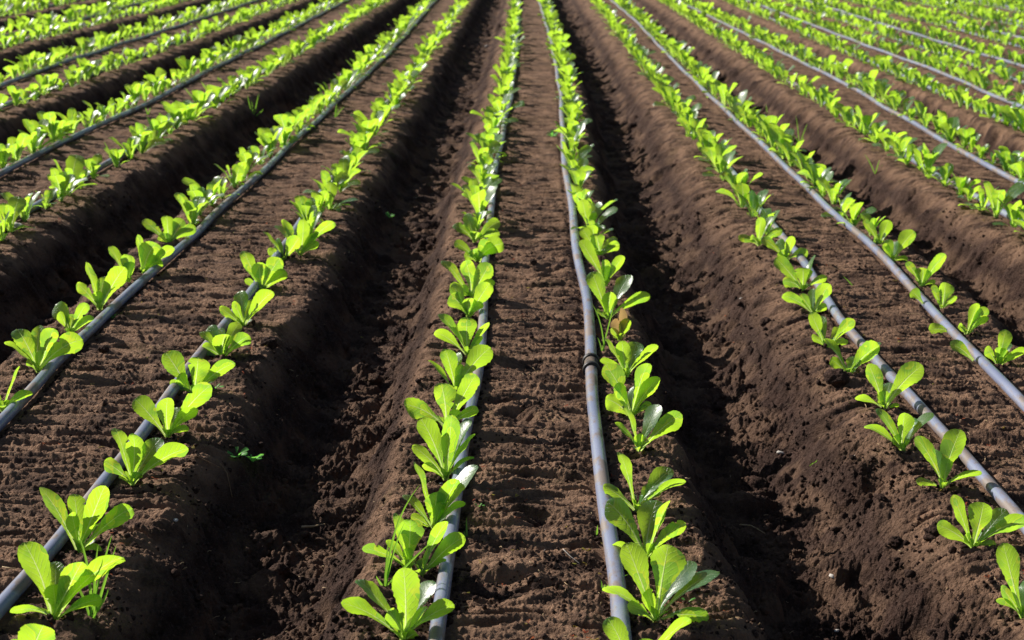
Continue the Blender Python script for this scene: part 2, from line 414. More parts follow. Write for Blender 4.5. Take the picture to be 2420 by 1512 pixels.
# ------------------------------------------------------------------ ground: one sheet to the horizon
def build_ground():
    kd = np.linspace(-.42, .42, 1340); ko = .42 * (1 + np.linspace(0, 1, 46)[1:] ** 2 * 11)
    k = np.concatenate([-ko[::-1], kd, ko])
    ys = list(np.linspace(-3, 2.1, 60)); y = 2.1
    while y < 26: ys.append(y); y += .0031 * ((y + .3) / 2.7) ** 1.25
    while y < 900: ys.append(y); y *= 1.12
    ys = np.array(ys)
    Y = np.repeat(ys[:, None], len(k), 1); X = k[None, :] * np.maximum(ys + .3, 1.2)[:, None]
    dy = np.gradient(ys)[:, None] * np.ones_like(k)[None]; dx = np.abs(np.gradient(k))[None] * np.maximum(ys + .3, 1.2)[:, None]
    sp = np.maximum(dx, dy * .55)
    Z = height(X.ravel(), Y.ravel(), sp.ravel()).reshape(X.shape)
    far = np.clip((Y - 40) / 40, 0, 1); Z = Z * (1 - far)
    nr, nc = X.shape
    V = np.stack([X, Y, Z], -1).reshape(-1, 3)
    i = (np.arange(nr - 1)[:, None] * nc + np.arange(nc - 1)[None]).ravel()
    Q = np.stack([i, i + 1, i + nc + 1, i + nc], -1)
    me = mesh_from('ground', V, Q, M_SOIL)
    top = profile(X.ravel(), Y.ravel())[1]
    a = me.attributes.new('bed_top', 'FLOAT', 'POINT'); a.data.foreach_set('value', top.astype(np.float32))
    g = obj('ground', me); tag(g, 'dark brown ploughed soil raised into long beds with furrows between', 'soil', kind='structure')
    print('ground verts', len(V))

# ------------------------------------------------------------------ pipes
BEDN = {0: 'middle bed'}
ORDW = ['', 'first', 'second', 'third', 'fourth', 'fifth', 'sixth', 'seventh', 'eighth', 'ninth', 'tenth', 'eleventh', 'twelfth', 'thirteenth', 'fourteenth',
        'fifteenth', 'sixteenth', 'seventeenth', 'eighteenth', 'nineteenth', 'twentieth']
def ordinal(n):
    if n <= 20: return ORDW[n]
    t = ['', '', 'twenty', 'thirty', 'forty', 'fifty'][n // 10]
    return (t + '-' + ORDW[n % 10]) if n % 10 else {'twenty': 'twentieth', 'thirty': 'thirtieth', 'forty': 'fortieth', 'fifty': 'fiftieth'}[t]
def bedname(b):
    if b == 0: return 'middle bed'
    return ('' if abs(b) == 1 else ORDW[abs(b)] + ' ') + ('bed left of middle' if b < 0 else 'bed right of middle') if abs(b) > 1 else ('first bed left of middle' if b < 0 else 'first bed right of middle')
def sidew(s): return 'left' if s == 'L' else 'right'
R_PIPE = .0142
def build_pipe(k):
    b, s = k
    ys = [1.2]; y = 1.2
    while y < 34: y += .035 * max(1, y / 5); ys.append(y)
    ys = np.array(ys); X = xr(k, ys)
    kk = np.ones(9) / 9; Xs = X.copy(); Xs[4:-4] = np.convolve(X, kk, 'valid')
    wob = .0035 * np.sin(ys * 3.1 + b * 2 + (s == 'L'))
    Zs = np.full_like(ys, ZP + .0005) + .0025 * np.sin(ys * 4.3 + b * 1.7)
    rp = .0160 if k == (0, 'R') else (.0137 if k == (0, 'L') else R_PIPE)
    V, Q = tube(np.stack([Xs + wob, ys, Zs], -1), rp * (1 + .035 * np.sin(ys * 5.7 + b) * np.sin(ys * 1.3)), 16)
    return obj('irrigation_pipe', mesh_from('irrigation_pipe', V, Q, M_PIPE)), (ys, Xs + wob, Zs)
PLAB = {
 (0, 'L'): 'straight grey irrigation pipe half hidden behind seedlings at the middle bed\'s left side',
 (0, 'R'): 'grey irrigation pipe with a black ringed coupling, right side of the middle bed',
 (-1, 'R'): 'grey irrigation pipe crossing the lower left corner behind large seedlings',
 (-1, 'L'): 'bluish grey pipe in front of its seedlings, left side of first bed left',
 (1, 'L'): 'grey pipe striped by leaf shadows, left side of first bed right of middle',
 (1, 'R'): 'pale bare winding grey pipe on right side of first bed right of middle',
}
for b in range(-5, 8):
    for s in 'LR':
        o, path = build_pipe((b, s))
        lab = PLAB.get((b, s)) or ('grey irrigation pipe %s seedlings, %s side of %s' % ('behind' if (s == 'R') == (b < 0) else 'in front of', sidew(s), bedname(b)))
        tag(o, lab, 'pipe', 'irrigation pipes along the beds')
        if (b, s) == (0, 'R'):
            yj = at(1393, 862, ZP)[1]
            def on(yy): return np.array((np.interp(yy, path[0], path[1]), yy, np.interp(yy, path[0], path[2])))
            pts = [on(yj + q) for q in np.array([-.050, -.049, -.047, -.040, -.033, -.031, -.030, -.015, 0, .015, .030, .031, .033, .040, .047, .049, .050])]
            rad = .0160 + np.array([.0003, .0058, .0075, .0080, .0075, .0058, .0026, .0030, .0034, .0030, .0026, .0058, .0075, .0080, .0075, .0058, .0003])
            V, Q = tube(pts[5:12], rad[5:12] - np.array([.003, 0, 0, 0, 0, 0, .003]), 20, False); c = obj('coupling', mesh_from('coupling', V, Q, M_DUSTY), o); c['label'] = 'dusty black coupling sleeve'
            for sl_ in (slice(0, 7), slice(10, 17)):
                V, Q = tube(pts[sl_], rad[sl_], 20, False); obj('ring', mesh_from('ring', V, Q, M_BLACK), c)

# ------------------------------------------------------------------ lettuce leaves
TW = np.array([0, .12, .25, .38, .5, .62, .73, .83, .91, .96, .985, 1.0])
WW = np.array([.20, .19, .29, .50, .74, .92, 1.0, .95, .77, .55, .34, .0])
def leaf(p0, p1, p2, width, nrm, nl=15, nw=6, seed=0, cup=.30, ripple=.05):
    r = random.Random(seed)
    t = np.linspace(0, 1, nl + 1) ** .92
    t[-2] = .978; t[-3] = .935; t[-4] = .88
    C = ((1 - t) ** 2)[:, None] * p0 + (2 * t * (1 - t))[:, None] * p1 + (t ** 2)[:, None] * p2
    T = (2 * (1 - t))[:, None] * (p1 - p0) + (2 * t)[:, None] * (p2 - p1); T /= np.linalg.norm(T, axis=1)[:, None] + 1e-9
    S = np.cross(T, nrm); S /= np.linalg.norm(S, axis=1)[:, None] + 1e-9; N = np.cross(S, T)
    w = np.interp(t ** r.uniform(.86, 1.22), TW, WW); w[-1] = .05
    w = w ** r.uniform(.85, 1.2)
    u = np.linspace(-1, 1, nw + 1)
    # toothed margin, each side on its own, now and then a bite or a notch
    ser = np.ones((len(t), 2))
    for q in range(2):
        sl_ = 1 + r.uniform(-.12, .10)
        for a in range(len(t)):
            if w[a] > .35: ser[a, q] = sl_ * (1 + (.022 if a % 2 else -.028) + r.uniform(-.035, .03))
    if r.random() < .16 and nl > 8:
        a = r.randrange(len(t) // 2, len(t) - 3); ser[a, r.randrange(2)] *= .62
    lat = u[None, :] * w[:, None] * np.where(u[None, :] < 0, ser[:, :1], ser[:, 1:]) ** (np.abs(u)[None, :] ** 3)
    ph = r.uniform(0, 6.28); ph2 = r.uniform(0, 6.28); fr_ = r.uniform(8, 15)
    au = np.abs(u)[None, :]
    rip = ripple * 2.1 * au ** 1.8 * np.where(u[None, :] < 0, np.sin(fr_ * t + ph)[:, None], np.sin(fr_ * .83 * t + ph2)[:, None]) * w[:, None]
    quilt = .045 * np.sin(11 * 6.28 * (t[:, None] - .22 * au)) * au * (1 - au) * 4 * (w[:, None] > .4)
    keel = (cup * r.uniform(.5, 1.35)) * (au ** 1.6) * (w[:, None]) * (.55 + .75 * (1 - t))[:, None]
    side = r.uniform(-.16, .16) * np.sin(t * 3.1)[:, None]              # the midrib is not straight
    curl = -r.uniform(.0, .34) * np.clip((t - .72) / .28, 0, 1)[:, None] ** 2 * (.4 + .6 * au)
    tw = r.uniform(-.45, .45)
    V = C[:, None] + S[:, None] * ((lat + side) * width / 2)[..., None] + N[:, None] * ((keel + rip + quilt + curl) * width / 2 + tw * lat * t[:, None] * width / 2)[..., None]
    uv = np.stack([.5 + .5 * lat, np.repeat(t[:, None], nw + 1, 1)], -1).reshape(-1, 2)
    i = (np.arange(nl)[:, None] * (nw + 1) + np.arange(nw)[None]).ravel()
    Q = np.stack([i, i + 1, i + nw + 2, i + nw + 1], -1)
    return V.reshape(-1, 3), Q, uv

CAMX, CAMY, CAMZ = RM[:, 0], RM[:, 1], RM[:, 2]
UP = np.array((0, 0, 1.0))
def nrmz(v): return v / (np.linalg.norm(v) + 1e-9)
def heart(seed, ln):
    r = random.Random(seed); out = []; az = r.uniform(0, 6.28)
    for q in range(6):
        az += 2.4 + r.uniform(-.4, .4); L = ln * r.uniform(.7, 1.25); lean = math.radians(r.uniform(15, 52))
        dh = np.array((math.cos(az), math.sin(az), 0)); ax = dh * math.sin(lean) + UP * math.cos(lean)
        p0 = dh * .003; tip = p0 + ax * L; ni = -dh * math.cos(lean) + UP * math.sin(lean)
        out.append(leaf(p0, p0 + ax * L * .5 + UP * L * .1, tip, L * r.uniform(.42, .6), nrmz(ni), 8, 4, seed * 7 + q, .4, .12))
    return join(out)
PLANTS = []          # every individual: dict(row, pos, empty)
def hand_plant(row, c, r, bx, by, leaves, look='', dried=()):
    u0, v0 = zp(c, r, bx, by)
    base = at(u0, v0, 0.0); base[2] = max(-.006, min(.004, hz(base[0], base[1]) - .002)); DIPS.append((base[0], base[1], rng.uniform(.024, .036)))
    d = proj(base)[2]; s = F / d * 3.0           # enlarged pixels per metre
    e = empty('lettuce_seedling', base)
    for q, L in enumerate(leaves):
        tx, ty, w = L[:3]; dep = L[3] if len(L) > 3 else 0.0
        ob = L[4] if len(L) > 4 else None        # foot of a leaf that starts away from the heart
        fx, fy = (ob if ob else (bx, by))
        p0 = CAMX * ((fx - bx) / s) - CAMY * ((fy - by) / s) if ob else np.array((rng.uniform(-.004, .004), rng.uniform(-.004, .004), 0))
        tip = CAMX * ((tx - bx) / s) - CAMY * ((ty - by) / s)
        if ob: p0[2] = max(p0[2], .0)
        L2 = np.linalg.norm(tip - p0)
        tip = tip + CAMZ * dep * L2
        gz = hz(base[0] + tip[0], base[1] + tip[1]) - base[2]
        if tip[2] < gz + .008: tip[2] = gz + .008
        ax = nrmz(tip - p0); Ln = np.linalg.norm(tip - p0)
        wm = w / s * 1.02
        Wt = max(wm, .33 * Ln)
        roll = math.acos(min(1, wm / Wt))
        toc = nrmz(CAM - base); nc = nrmz(toc - toc.dot(ax) * ax) * (1 if dep <= .04 and not (ax.dot(CAMX) > .22 and dep > -.085) else -1)
        hor = np.array((ax[0], ax[1], 0)); inn = -nrmz(hor) * .7 + UP * .7; ni = nrmz(inn - inn.dot(ax) * ax)
        cr = np.cross(nc, ni); sg = 1 if cr.dot(ax) >= 0 else -1
        if roll < .5:                    # the bright leaves stand across the light, turned a little to the right; the dark ones lie along it
            f = nc if nc.dot(toc) > 0 else -nc
            s2 = 1 if np.cross(f, CAMX).dot(ax) >= 0 else -1; q_ = .5 if dep > -.085 else -.5
            f = f * math.cos(q_) + np.cross(ax, f) * math.sin(q_) * s2
            K = f if nc.dot(toc) > 0 else -f; Wt /= .93
        else:
            K = nc * math.cos(roll) + np.cross(ax, nc) * math.sin(roll) * sg
        flat = max(0, 1 - ax[2])
        p1 = p0 + ax * Ln * .50 + UP * Ln * (.05 + .26 * flat) - hor * Ln * .04
        V, Q, UV = leaf(p0, p1, tip, Wt, nrmz(K), 22, 8, seed=int(bx * 7 + by * 13 + q * 31), cup=.26, ripple=.06)
        o = obj('leaf', mesh_from('leaf', V, Q, M_DRY if q in dried else M_LEAF, UV), e)
        if q in dried: o['label'] = 'dried brown leaf'
    V, Q, UV = heart(int(bx + by * 3), .030); obj('heart', mesh_from('heart', V, Q, M_LEAF, UV), e)
    PLANTS.append(dict(row=row, pos=base, e=e, look=look, hand=True, d=d))

A = hand_plant
ML, MR, L1R, L1L, R1L, R1R = (0, 'L'), (0, 'R'), (-1, 'R'), (-1, 'L'), (1, 'L'), (1, 'R')
# first bed on the left, right row
A(L1R, 0, 2, 200, 1690, [(310,1378,240,.05),(60,1500,120,.1),(420,1560,120,.2)], 'a single rounded leaf showing')
A(L1R, 0, 2, 390, 1365, [(170,820,205,0),(590,950,205,.06),(872,915,130,0),(365,970,150,-.25),(385,1112,130,.15),(95,1300,75,.25),(738,1215,70,.15)], 'grass blades growing at its foot')
A(L1R, 0, 2, 565, 885, [(285,415,130,0),(735,410,205,-.05),(500,475,110,-.25),(940,562,120,0),(520,590,115,.18),(742,850,40,.3),(725,660,55,.25)], 'a tall paddle leaf leaning left')
A(L1R, 0, 2, 940, 425, [(945,58,175,-.05),(808,18,75,-.15),(755,250,115,.25),(1115,95,140,-.3),(1342,158,80,.08),(990,330,70,.3)], 'a dark leaf beside its tall one')
A(L1R, 0, 1, 1190, 1595, [(955,1325,120,0),(1190,1318,150,.05),(1490,1228,165,-.05),(1245,1385,90,-.25),(1412,1392,90,.2),(1350,1530,70,.3)], 'one large leaf leaning right')
A(L1R, 0, 1, 1365, 1275, [(1170,968,170,-.05),(1405,1003,170,-.05),(1665,1040,85,0),(1270,1125,120,.22),(1530,1125,80,-.3),(1215,1180,60,.3)], 'two broad upright leaves side by side')
A(L1R, 0, 1, 1580, 1015, [(1465,785,95,-.2),(1683,762,75,-.25),(1600,840,180,.12),(1775,850,115,.1),(1440,930,100,.25),(1418,822,45,.0),(1540,800,90,-.3)], 'short and bushy')
A(L1R, 0, 1, 1725, 795, [(1685,535,115,-.25),(1935,538,135,0),(1560,655,95,.1),(1655,612,80,.05),(1790,590,60,-.3)], 'a dark leaf at its back')
A(L1R, 0, 1, 1855, 545, [(1725,250,115,0),(1985,305,110,-.05),(1838,335,115,.12),(2035,395,100,.1),(1738,462,45,.2)], 'three rounded upright leaves')
A(L1R, 0, 1, 2010, 330, [(2120,168,125,-.05),(1865,125,42,-.1),(1950,178,70,-.2),(1900,260,60,.2)], 'a thin upright leaf on its left')
A(L1R, 0, 1, 2130, 300, [(2150,35,95,0),(2010,40,70,.1),(2372,55,65,.05),(2250,140,55,.1),(2265,208,60,.2),(1945,75,40,-.2)], 'narrow leaves spreading right')
# first bed on the left, left row
A(L1L, 0, 1, 20, 1415, [(142,1092,42,0),(238,1275,75,.1),(-60,1290,80,0),(60,1330,40,.2)], 'a thin upright leaf at the photo edge')
A(L1L, 0, 1, 275, 1130, [(115,818,155,-.05),(262,798,85,-.2),(375,818,115,0),(597,895,135,.08),(40,918,50,.05),(290,975,70,.25),(200,1040,70,.2)], 'leaves fanned like a hand')
A(L1L, 0, 1, 500, 865, [(370,645,125,-.2),(430,695,85,.08),(615,635,75,0),(670,730,60,.1),(520,715,75,-.15)], 'a dark round leaf on its left')
A(L1L, 0, 1, 705, 695, [(605,355,75,-.1),(555,508,95,.15),(885,388,145,0),(725,455,80,-.2),(700,560,80,.2)], 'one big leaf leaning over the pipe')
A(L1L, 0, 1, 905, 490, [(778,228,48,-.05),(905,285,125,-.05),(925,340,95,.1)], 'a slim blade like leaf standing up')
A(L1L, 0, 1, 1015, 425, [(980,145,65,-.05),(1105,205,140,0),(1150,322,100,.12),(1235,240,90,0)], 'wide leaves lying over the pipe')
A(L1L, 0, 1, 1195, 215, [(1180,5,110,-.05),(1010,40,65,0),(1150,130,95,.15),(1290,30,90,-.1),(1398,95,70,.1)], 'a rounded upright leaf at its centre')
# middle bed, left row
A(ML, 1, 2, 440, 1505, [(440,992,205,-.02),(2,1232,95,.08),(108,1075,70,-.1),(640,1100,150,-.3),(802,1242,95,.08),(600,1258,55,0),(335,1280,115,.2),(535,1440,100,.35)], 'one tall pale paddle leaf')
A(ML, 1, 2, 475, 1015, [(490,655,185,0),(385,615,110,-.2),(150,858,75,.1),(325,795,70,.1),(470,850,70,.25)], 'grass blades arching over it')
A(ML, 1, 2, 565, 1062, [(745,675,115,-.05),(872,778,115,0),(745,935,40,.25),(620,860,50,.15)], 'two leaves reaching over the pipe')
A(ML, 1, 2, 655, 725, [(522,242,90,-.1),(680,448,140,.1),(825,368,160,-.05),(958,268,95,-.1),(440,470,80,0),(878,520,60,.15),(495,618,70,.25),(720,520,90,.2)], 'a pointed upright leaf')
A(ML, 1, 2, 735, 385, [(560,-50,155,0),(785,-75,150,-.02),(900,-30,90,-.25),(945,60,55,.0),(502,148,110,.1),(938,213,40,.2),(575,278,50,.3)], 'two broad leaves above a white stone')
A(ML, 1, 1, 745, 1530, [(437,1368,150,-.12),(705,1212,190,0),(950,1152,140,-.05),(972,1400,75,.1),(830,1400,80,.2)], 'a grey green leaf laid out left')
A(ML, 1, 1, 805, 1265, [(735,952,140,0),(825,975,90,-.25),(1055,942,140,-.02),(622,1032,55,.05),(850,1062,85,.1),(870,1145,95,.25)], 'two paddle leaves in a V')
A(ML, 1, 1, 890, 1015, [(892,735,135,0),(695,708,55,-.05),(662,838,60,.15),(1048,775,65,0),(720,735,40,-.2),(1000,870,60,.2)], 'one round leaf between narrow ones')
A(ML, 1, 1, 905, 745, [(770,588,125,.05),(1050,500,115,-.05),(915,605,110,.15),(785,508,90,-.1),(1000,640,60,.1)], 'one long leaf leaning right')
A(ML, 1, 1, 920, 605, [(715,330,75,-.02),(880,332,100,.05),(1055,355,110,-.05),(1088,480,85,.1),(770,512,80,.1),(850,520,80,.2)], 'dark leaves at its heart')
A(ML, 1, 1, 965, 345, [(1145,215,120,-.05),(1060,208,145,0),(800,205,55,0),(940,255,90,.1),(870,300,70,.2)], 'two broad leaves over the pipe')
A(ML, 1, 1, 945, 215, [(788,92,80,0),(965,138,95,.1),(1125,158,75,.05),(1118,58,85,-.1),(880,10,80,-.1)], 'a round leaf held out left')
# middle bed, right row
A(MR, 1, 2, 2085, 1745, [(1890,1340,155,0),(2205,1488,140,.15),(2475,1345,65,-.05),(2330,1600,100,.1)], 'cut by the photo\'s bottom edge')
A(MR, 1, 2, 2220, 1385, [(2320,848,210,-.02),(2020,838,145,-.05),(1848,1140,95,.08),(2020,1262,90,.3),(2685,1040,100,-.12),(2520,990,110,-.3),(2590,1365,130,.3),(2160,1155,100,.15)], 'tall oval leaf and white sunlit one')
A(MR, 1, 2, 2150, 930, [(1885,532,180,-.14),(2240,522,170,-.2),(2312,510,75,.05),(2440,680,110,0),(1912,828,50,.2),(2200,820,70,.2)], 'dark blue green leaves')
A(MR, 1, 2, 2095, 575, [(1975,158,80,-.02),(1855,398,100,.05),(2352,285,105,-.12),(2440,365,75,.05),(2250,410,130,-.25),(2130,540,70,.3)], 'one white sunlit leaf')
A(MR, 1, 1, 2105, 1700, [(2250,1368,145,-.15),(2415,1440,140,0),(2005,1370,55,0),(1940,1490,50,.05),(2110,1570,90,.12)], 'one bright leaf lying right')
A(MR, 1, 1, 2060, 1435, [(1870,1055,140,0),(1868,1295,115,.15),(2172,1045,75,-.05),(2258,1150,130,0),(1950,1185,100,.1),(2080,1205,70,-.25),(2195,1328,40,.15)], 'leaves spread in a wide cup')
A(MR, 1, 1, 2020, 1168, [(1990,900,115,0),(2100,910,120,-.2),(2245,940,70,0),(1832,1040,60,.1),(1865,880,55,-.05)], 'one dark leaf behind a bright one')
A(MR, 1, 1, 1975, 898, [(1990,655,55,0),(1935,735,75,.05),(2035,735,95,.02),(1912,800,50,.1)], 'dried brown leaves', dried=(0, 1))
A(MR, 1, 1, 1890, 745, [(1775,412,110,0),(2055,432,130,-.2),(2188,580,80,0),(1910,555,125,.08),(1798,688,45,.1)], 'one grey green leaf facing up right')
A(MR, 1, 1, 1872, 525, [(2005,312,65,-.05),(1870,335,90,0),(1690,200,65,0),(1890,380,60,.1)], 'one slender stalked leaf')
A(MR, 1, 1, 1832, 305, [(1800,130,120,0),(1952,158,60,-.1),(1970,208,90,.1),(1700,90,70,0),(1760,230,70,.2)], 'a notched leaf on its right')
# first bed on the right, left row
A(R1L, 2, 2, 2405, 1335, [(2275,805,140,0),(2240,1110,90,.12),(2218,1200,40,.1),(2480,1060,130,-.1),(2520,1200,120,.1)], 'one tall leaf at the right photo edge')
A(R1L, 2, 2, 2065, 840, [(1800,672,100,.05),(1925,465,75,-.05),(2135,518,165,0),(2310,568,115,-.1),(2450,650,105,.05),(2215,815,50,.15),(2000,740,70,.2)], 'a pale grey leaf and a white one')
A(R1L, 2, 2, 1840, 450, [(1648,85,115,-.02),(1975,35,145,-.05),(1790,180,110,-.2),(1880,235,90,.1),(2110,340,60,.1),(1645,402,60,.15)], 'one round leaf raised over the pipe')
A(R1L, 2, 1, 1560, 1680, [(1285,1492,60,.05),(1575,1405,140,0),(1782,1405,80,-.12),(1385,1372,75,-.05),(1655,1440,90,-.25),(1500,1560,80,.2)], 'one notched broad leaf')
A(R1L, 2, 1, 1430, 1385, [(1315,1060,140,0),(1705,1072,150,-.05),(1218,1298,55,.05),(1480,1190,90,-.2),(1410,1250,80,.12),(1530,1370,40,.2)], 'one toothed leaf leaning right over the pipe')
A(R1L, 2, 1, 1180, 1145, [(1392,925,155,0),(1050,1020,75,-.1),(1008,868,45,.05),(1415,895,50,-.2),(1230,1000,90,-.1)], 'a long narrow leaf leaning left')
A(R1L, 2, 1, 1020, 955, [(905,690,85,0),(980,715,70,-.1),(1222,745,60,-.05),(1170,900,45,.1),(912,852,50,.1),(1130,790,60,-.15)], 'a gap between its two halves')
A(R1L, 2, 1, 930, 705, [(1045,490,110,0),(700,568,70,.08),(830,560,55,0),(1020,640,60,.1),(930,520,70,-.2)], 'one bright spoon leaf')
A(R1L, 2, 1, 850, 555, [(655,325,85,0),(850,392,125,.03),(935,300,55,-.1),(1022,465,60,0),(705,492,80,.1)], 'a half shaded leaf in the middle')
A(R1L, 2, 1, 730, 335, [(555,182,80,0),(782,168,80,-.02),(680,190,85,-.2),(885,300,70,.05),(690,270,70,.15)], 'one narrow bright leaf upright')
A(R1L, 2, 1, 540, 235, [(562,35,85,0),(392,182,60,.08),(705,128,60,0),(475,175,60,.15),(640,20,60,-.1)], 'pale low leaves at its foot')
# first bed on the right, right row
A(R1R, 2, 1, 2240, 1080, [(2292,815,90,0),(2145,940,80,.05),(2270,945,145,.08),(2430,960,75,.05),(2330,905,80,-.25),(1895,915,95,0,(2060,1035))], 'one brown tipped leaf')
A(R1R, 2, 1, 2010, 865, [(2092,645,80,0),(2165,680,60,-.05),(2165,745,50,.05),(1958,785,45,.05),(1740,855,85,.05,(1915,880))], 'one leaf lying under the pipe')
A(R1R, 2, 1, 1840, 675, [(1862,485,115,0),(1772,502,50,-.02),(1945,590,50,.02),(1615,550,70,.0,(1710,650))], 'one oval upright leaf')
A(R1R, 2, 1, 1690, 515, [(1862,292,100,0),(1700,385,110,.05),(1580,345,65,0),(1790,490,40,.1)], 'one spoon leaf leaning right')
A(R1R, 2, 1, 1490, 335, [(1642,125,95,0),(1440,185,70,-.02),(1505,195,90,-.2),(1590,330,55,.05),(1420,215,50,.1)], 'one bright leaf high on the right')
A(R1R, 2, 1, 1400, 225, [(1460,45,80,0),(1280,45,60,0),(1350,180,70,.1),(1420,130,60,-.1)], 'two upright leaves')

# ------------------------------------------------------------------ the other seedlings: a few dozen kinds, copied along the rows
NV = 30
def variant(i, nl, nw):
    r = random.Random(500 + i); out = []
    n = r.choice((5, 6, 7, 7, 8, 8)); az = r.uniform(0, 6.28)
    for q in range(n):
        f = q / (n - 1)
        az += 2.4 + r.uniform(-.35, .35)
        ln = (.130 - .042 * f) * r.uniform(.82, 1.12)
        lean = math.radians(46 - 37 * f) * r.uniform(.55, 1.2)
        if r.random() < .16: lean = math.radians(r.uniform(62, 80)); ln *= .8
        dh = np.array((math.cos(az), math.sin(az), 0))
        ax = dh * math.sin(lean) + UP * math.cos(lean)
        p0 = dh * .004; tip = p0 + ax * ln
        p1 = p0 + ax * ln * .5 + UP * ln * (.05 + .2 * math.sin(lean)) - dh * ln * .06
        ni = -dh * math.cos(lean) + UP * math.sin(lean)
        ni = ni + np.cross(ax, ni) * r.uniform(-.5, .5)
        out.append(leaf(p0, p1, tip, ln * r.uniform(.31, .47), nrmz(ni), nl, nw, seed=900 + i * 20 + q, cup=.28, ripple=.06))
    return out
HI = [variant(i, 13, 4) for i in range(NV)]
LO = [join(variant(i, 8, 2)) for i in range(NV)]
MESH = [[mesh_from('leaf', v, q, M_LEAF, uv) for (v, q, uv) in HI[i]] for i in range(NV)]
HEART = [mesh_from('heart', *heart(70 + i, .034)[:2], M_LEAF, heart(70 + i, .034)[2]) for i in range(5)]
def make_seedling(i):
    e = empty('lettuce_seedling', (0, 0, 0))
    for me in MESH[i]: obj('leaf', me, e)
    obj('heart', HEART[i % 5], e)
    return e
def copy_tree(o):
    c = o.copy(); COL.objects.link(c)
    for ch in o.children:
        d = ch.copy(); COL.objects.link(d); d.parent = c
    return c

cand = []
hand_far = {}
for p in PLANTS: hand_far[p['row']] = max(hand_far.get(p['row'], 0), p['pos'][1])
for b in BEDS:
    for s in 'LR':
        if (b, s) == (BEDS[0], 'L'): continue
        r = random.Random(b * 37 + (s == 'L') * 11 + 3)
        y = 1.9 + r.uniform(0, .2)
        while y < 34:
            y += .195 * r.uniform(.7, 1.3) if y < 7 else .175 * r.uniform(.6, 1.4)
            if (b, s) in hand_far and y < hand_far[(b, s)] + .17: continue
            if r.random() < (.015 if y < 10 else .03): continue
            x = float(xr((b, s), np.array([y]))[0]) + (.050 if s == 'R' else -.050) + r.gauss(0, .011)
            u, v, d = proj((x, y, .05))
            if not (-700 < u < PW + 700 and v < PH + 500): continue
            inf = -35 < u < PW + 35 and -20 < v < PH + 60
            cand.append((d, inf, b, s, x, y, r.randrange(NV), r.uniform(0, 6.28), r.choice((.7, .86, .92, .95, 1, 1, 1.05, 1.1, 1.15, 1.25)) * r.uniform(.94, 1.06) * float(np.interp(y, [3, 5, 8], [1.0, 1.10, 1.13]))))
inframe = sorted([c for c in cand if c[1]])
N_IND = 300 - len(PLANTS)
ind = inframe[:N_IND]; rest = inframe[N_IND:] + [c for c in cand if not c[1]]
print('hand', len(PLANTS), 'individual', len(ind), 'rest', len(rest), 'last d', ind[-1][0])
zs = height(np.array([c[4] for c in ind]), np.array([c[5] for c in ind]))
proto = {}
for c, z in zip(ind, zs):
    i = c[6]
    if i not in proto: proto[i] = e = make_seedling(i)
    else: e = copy_tree(proto[i])
    e.location = (c[4], c[5], float(z) - .004); e.rotation_euler = (0, 0, c[7]); e.scale = (c[8],) * 3
    n = len(MESH[i])
    look = {5: 'sparse', 8: 'bushy'}.get(n, '')
    if not look: look = 'small' if c[8] < .99 else ('large' if c[8] > 1.24 else 'bright')
    PLANTS.append(dict(row=(c[2], c[3]), pos=np.array((c[4], c[5], z)), e=e, look=look, hand=False, d=c[0]))
build_ground()
# what lies beyond the 300 nearest: one mass of the same seedlings
zs = height(np.array([c[4] for c in rest]), np.array([c[5] for c in rest]), .006)
VV = []; QQ = []; UU = []; n = 0
for c, z in zip(rest, zs):
    v, q, uv = LO[c[6]]; ca, sa = math.cos(c[7]), math.sin(c[7])
    w = np.empty_like(v); w[:, 0] = (v[:, 0] * ca - v[:, 1] * sa) * c[8] + c[4]; w[:, 1] = (v[:, 0] * sa + v[:, 1] * ca) * c[8] + c[5]; w[:, 2] = v[:, 2] * c[8] + z - .004
    VV.append(w); QQ.append(q + n); UU.append(uv); n += len(v)
o = obj('lettuce_crop', mesh_from('lettuce_crop', np.vstack(VV), np.vstack(QQ), M_LEAF, np.vstack(UU)))
tag(o, 'distant rows of young green lettuce running to the back of the field', 'lettuce', kind='stuff')

# labels: counted along each row from the end nearest the viewer
LONG = []
rows = {}
for p in PLANTS: rows.setdefault(p['row'], []).append(p)
for row, ps in rows.items():
    ps.sort(key=lambda p: p['pos'][1]); b, s = row
    for i, p in enumerate(ps):
        bn = 'middle bed' if b == 0 else ('%sbed %s' % ('' if abs(b) == 1 else ORDW[abs(b)] + ' ', 'leftward' if b < 0 else 'rightward')) if abs(b) > 1 else ('left bed' if b < 0 else 'right bed')
        rowph = "%s's %s row" % (bn, sidew(s)) if abs(b) < 2 else '%s row, %s' % (sidew(s), bn)
        if p['hand']:
            lk = p['look'] if p['look'].startswith(('short', 'cut')) else 'with ' + p['look']
            lab = 'seedling %s, %s in %s' % (lk, ordinal(i + 1), rowph)
            if len(lab.split()) > 16: LONG.append(lab)
        else:
            lab = '%s lettuce seedling, %s from the front, %s' % (p['look'], ordinal(i + 1), rowph)
        tag(p['e'], lab, 'lettuce plant', 'lettuce seedlings in rows along the pipes')

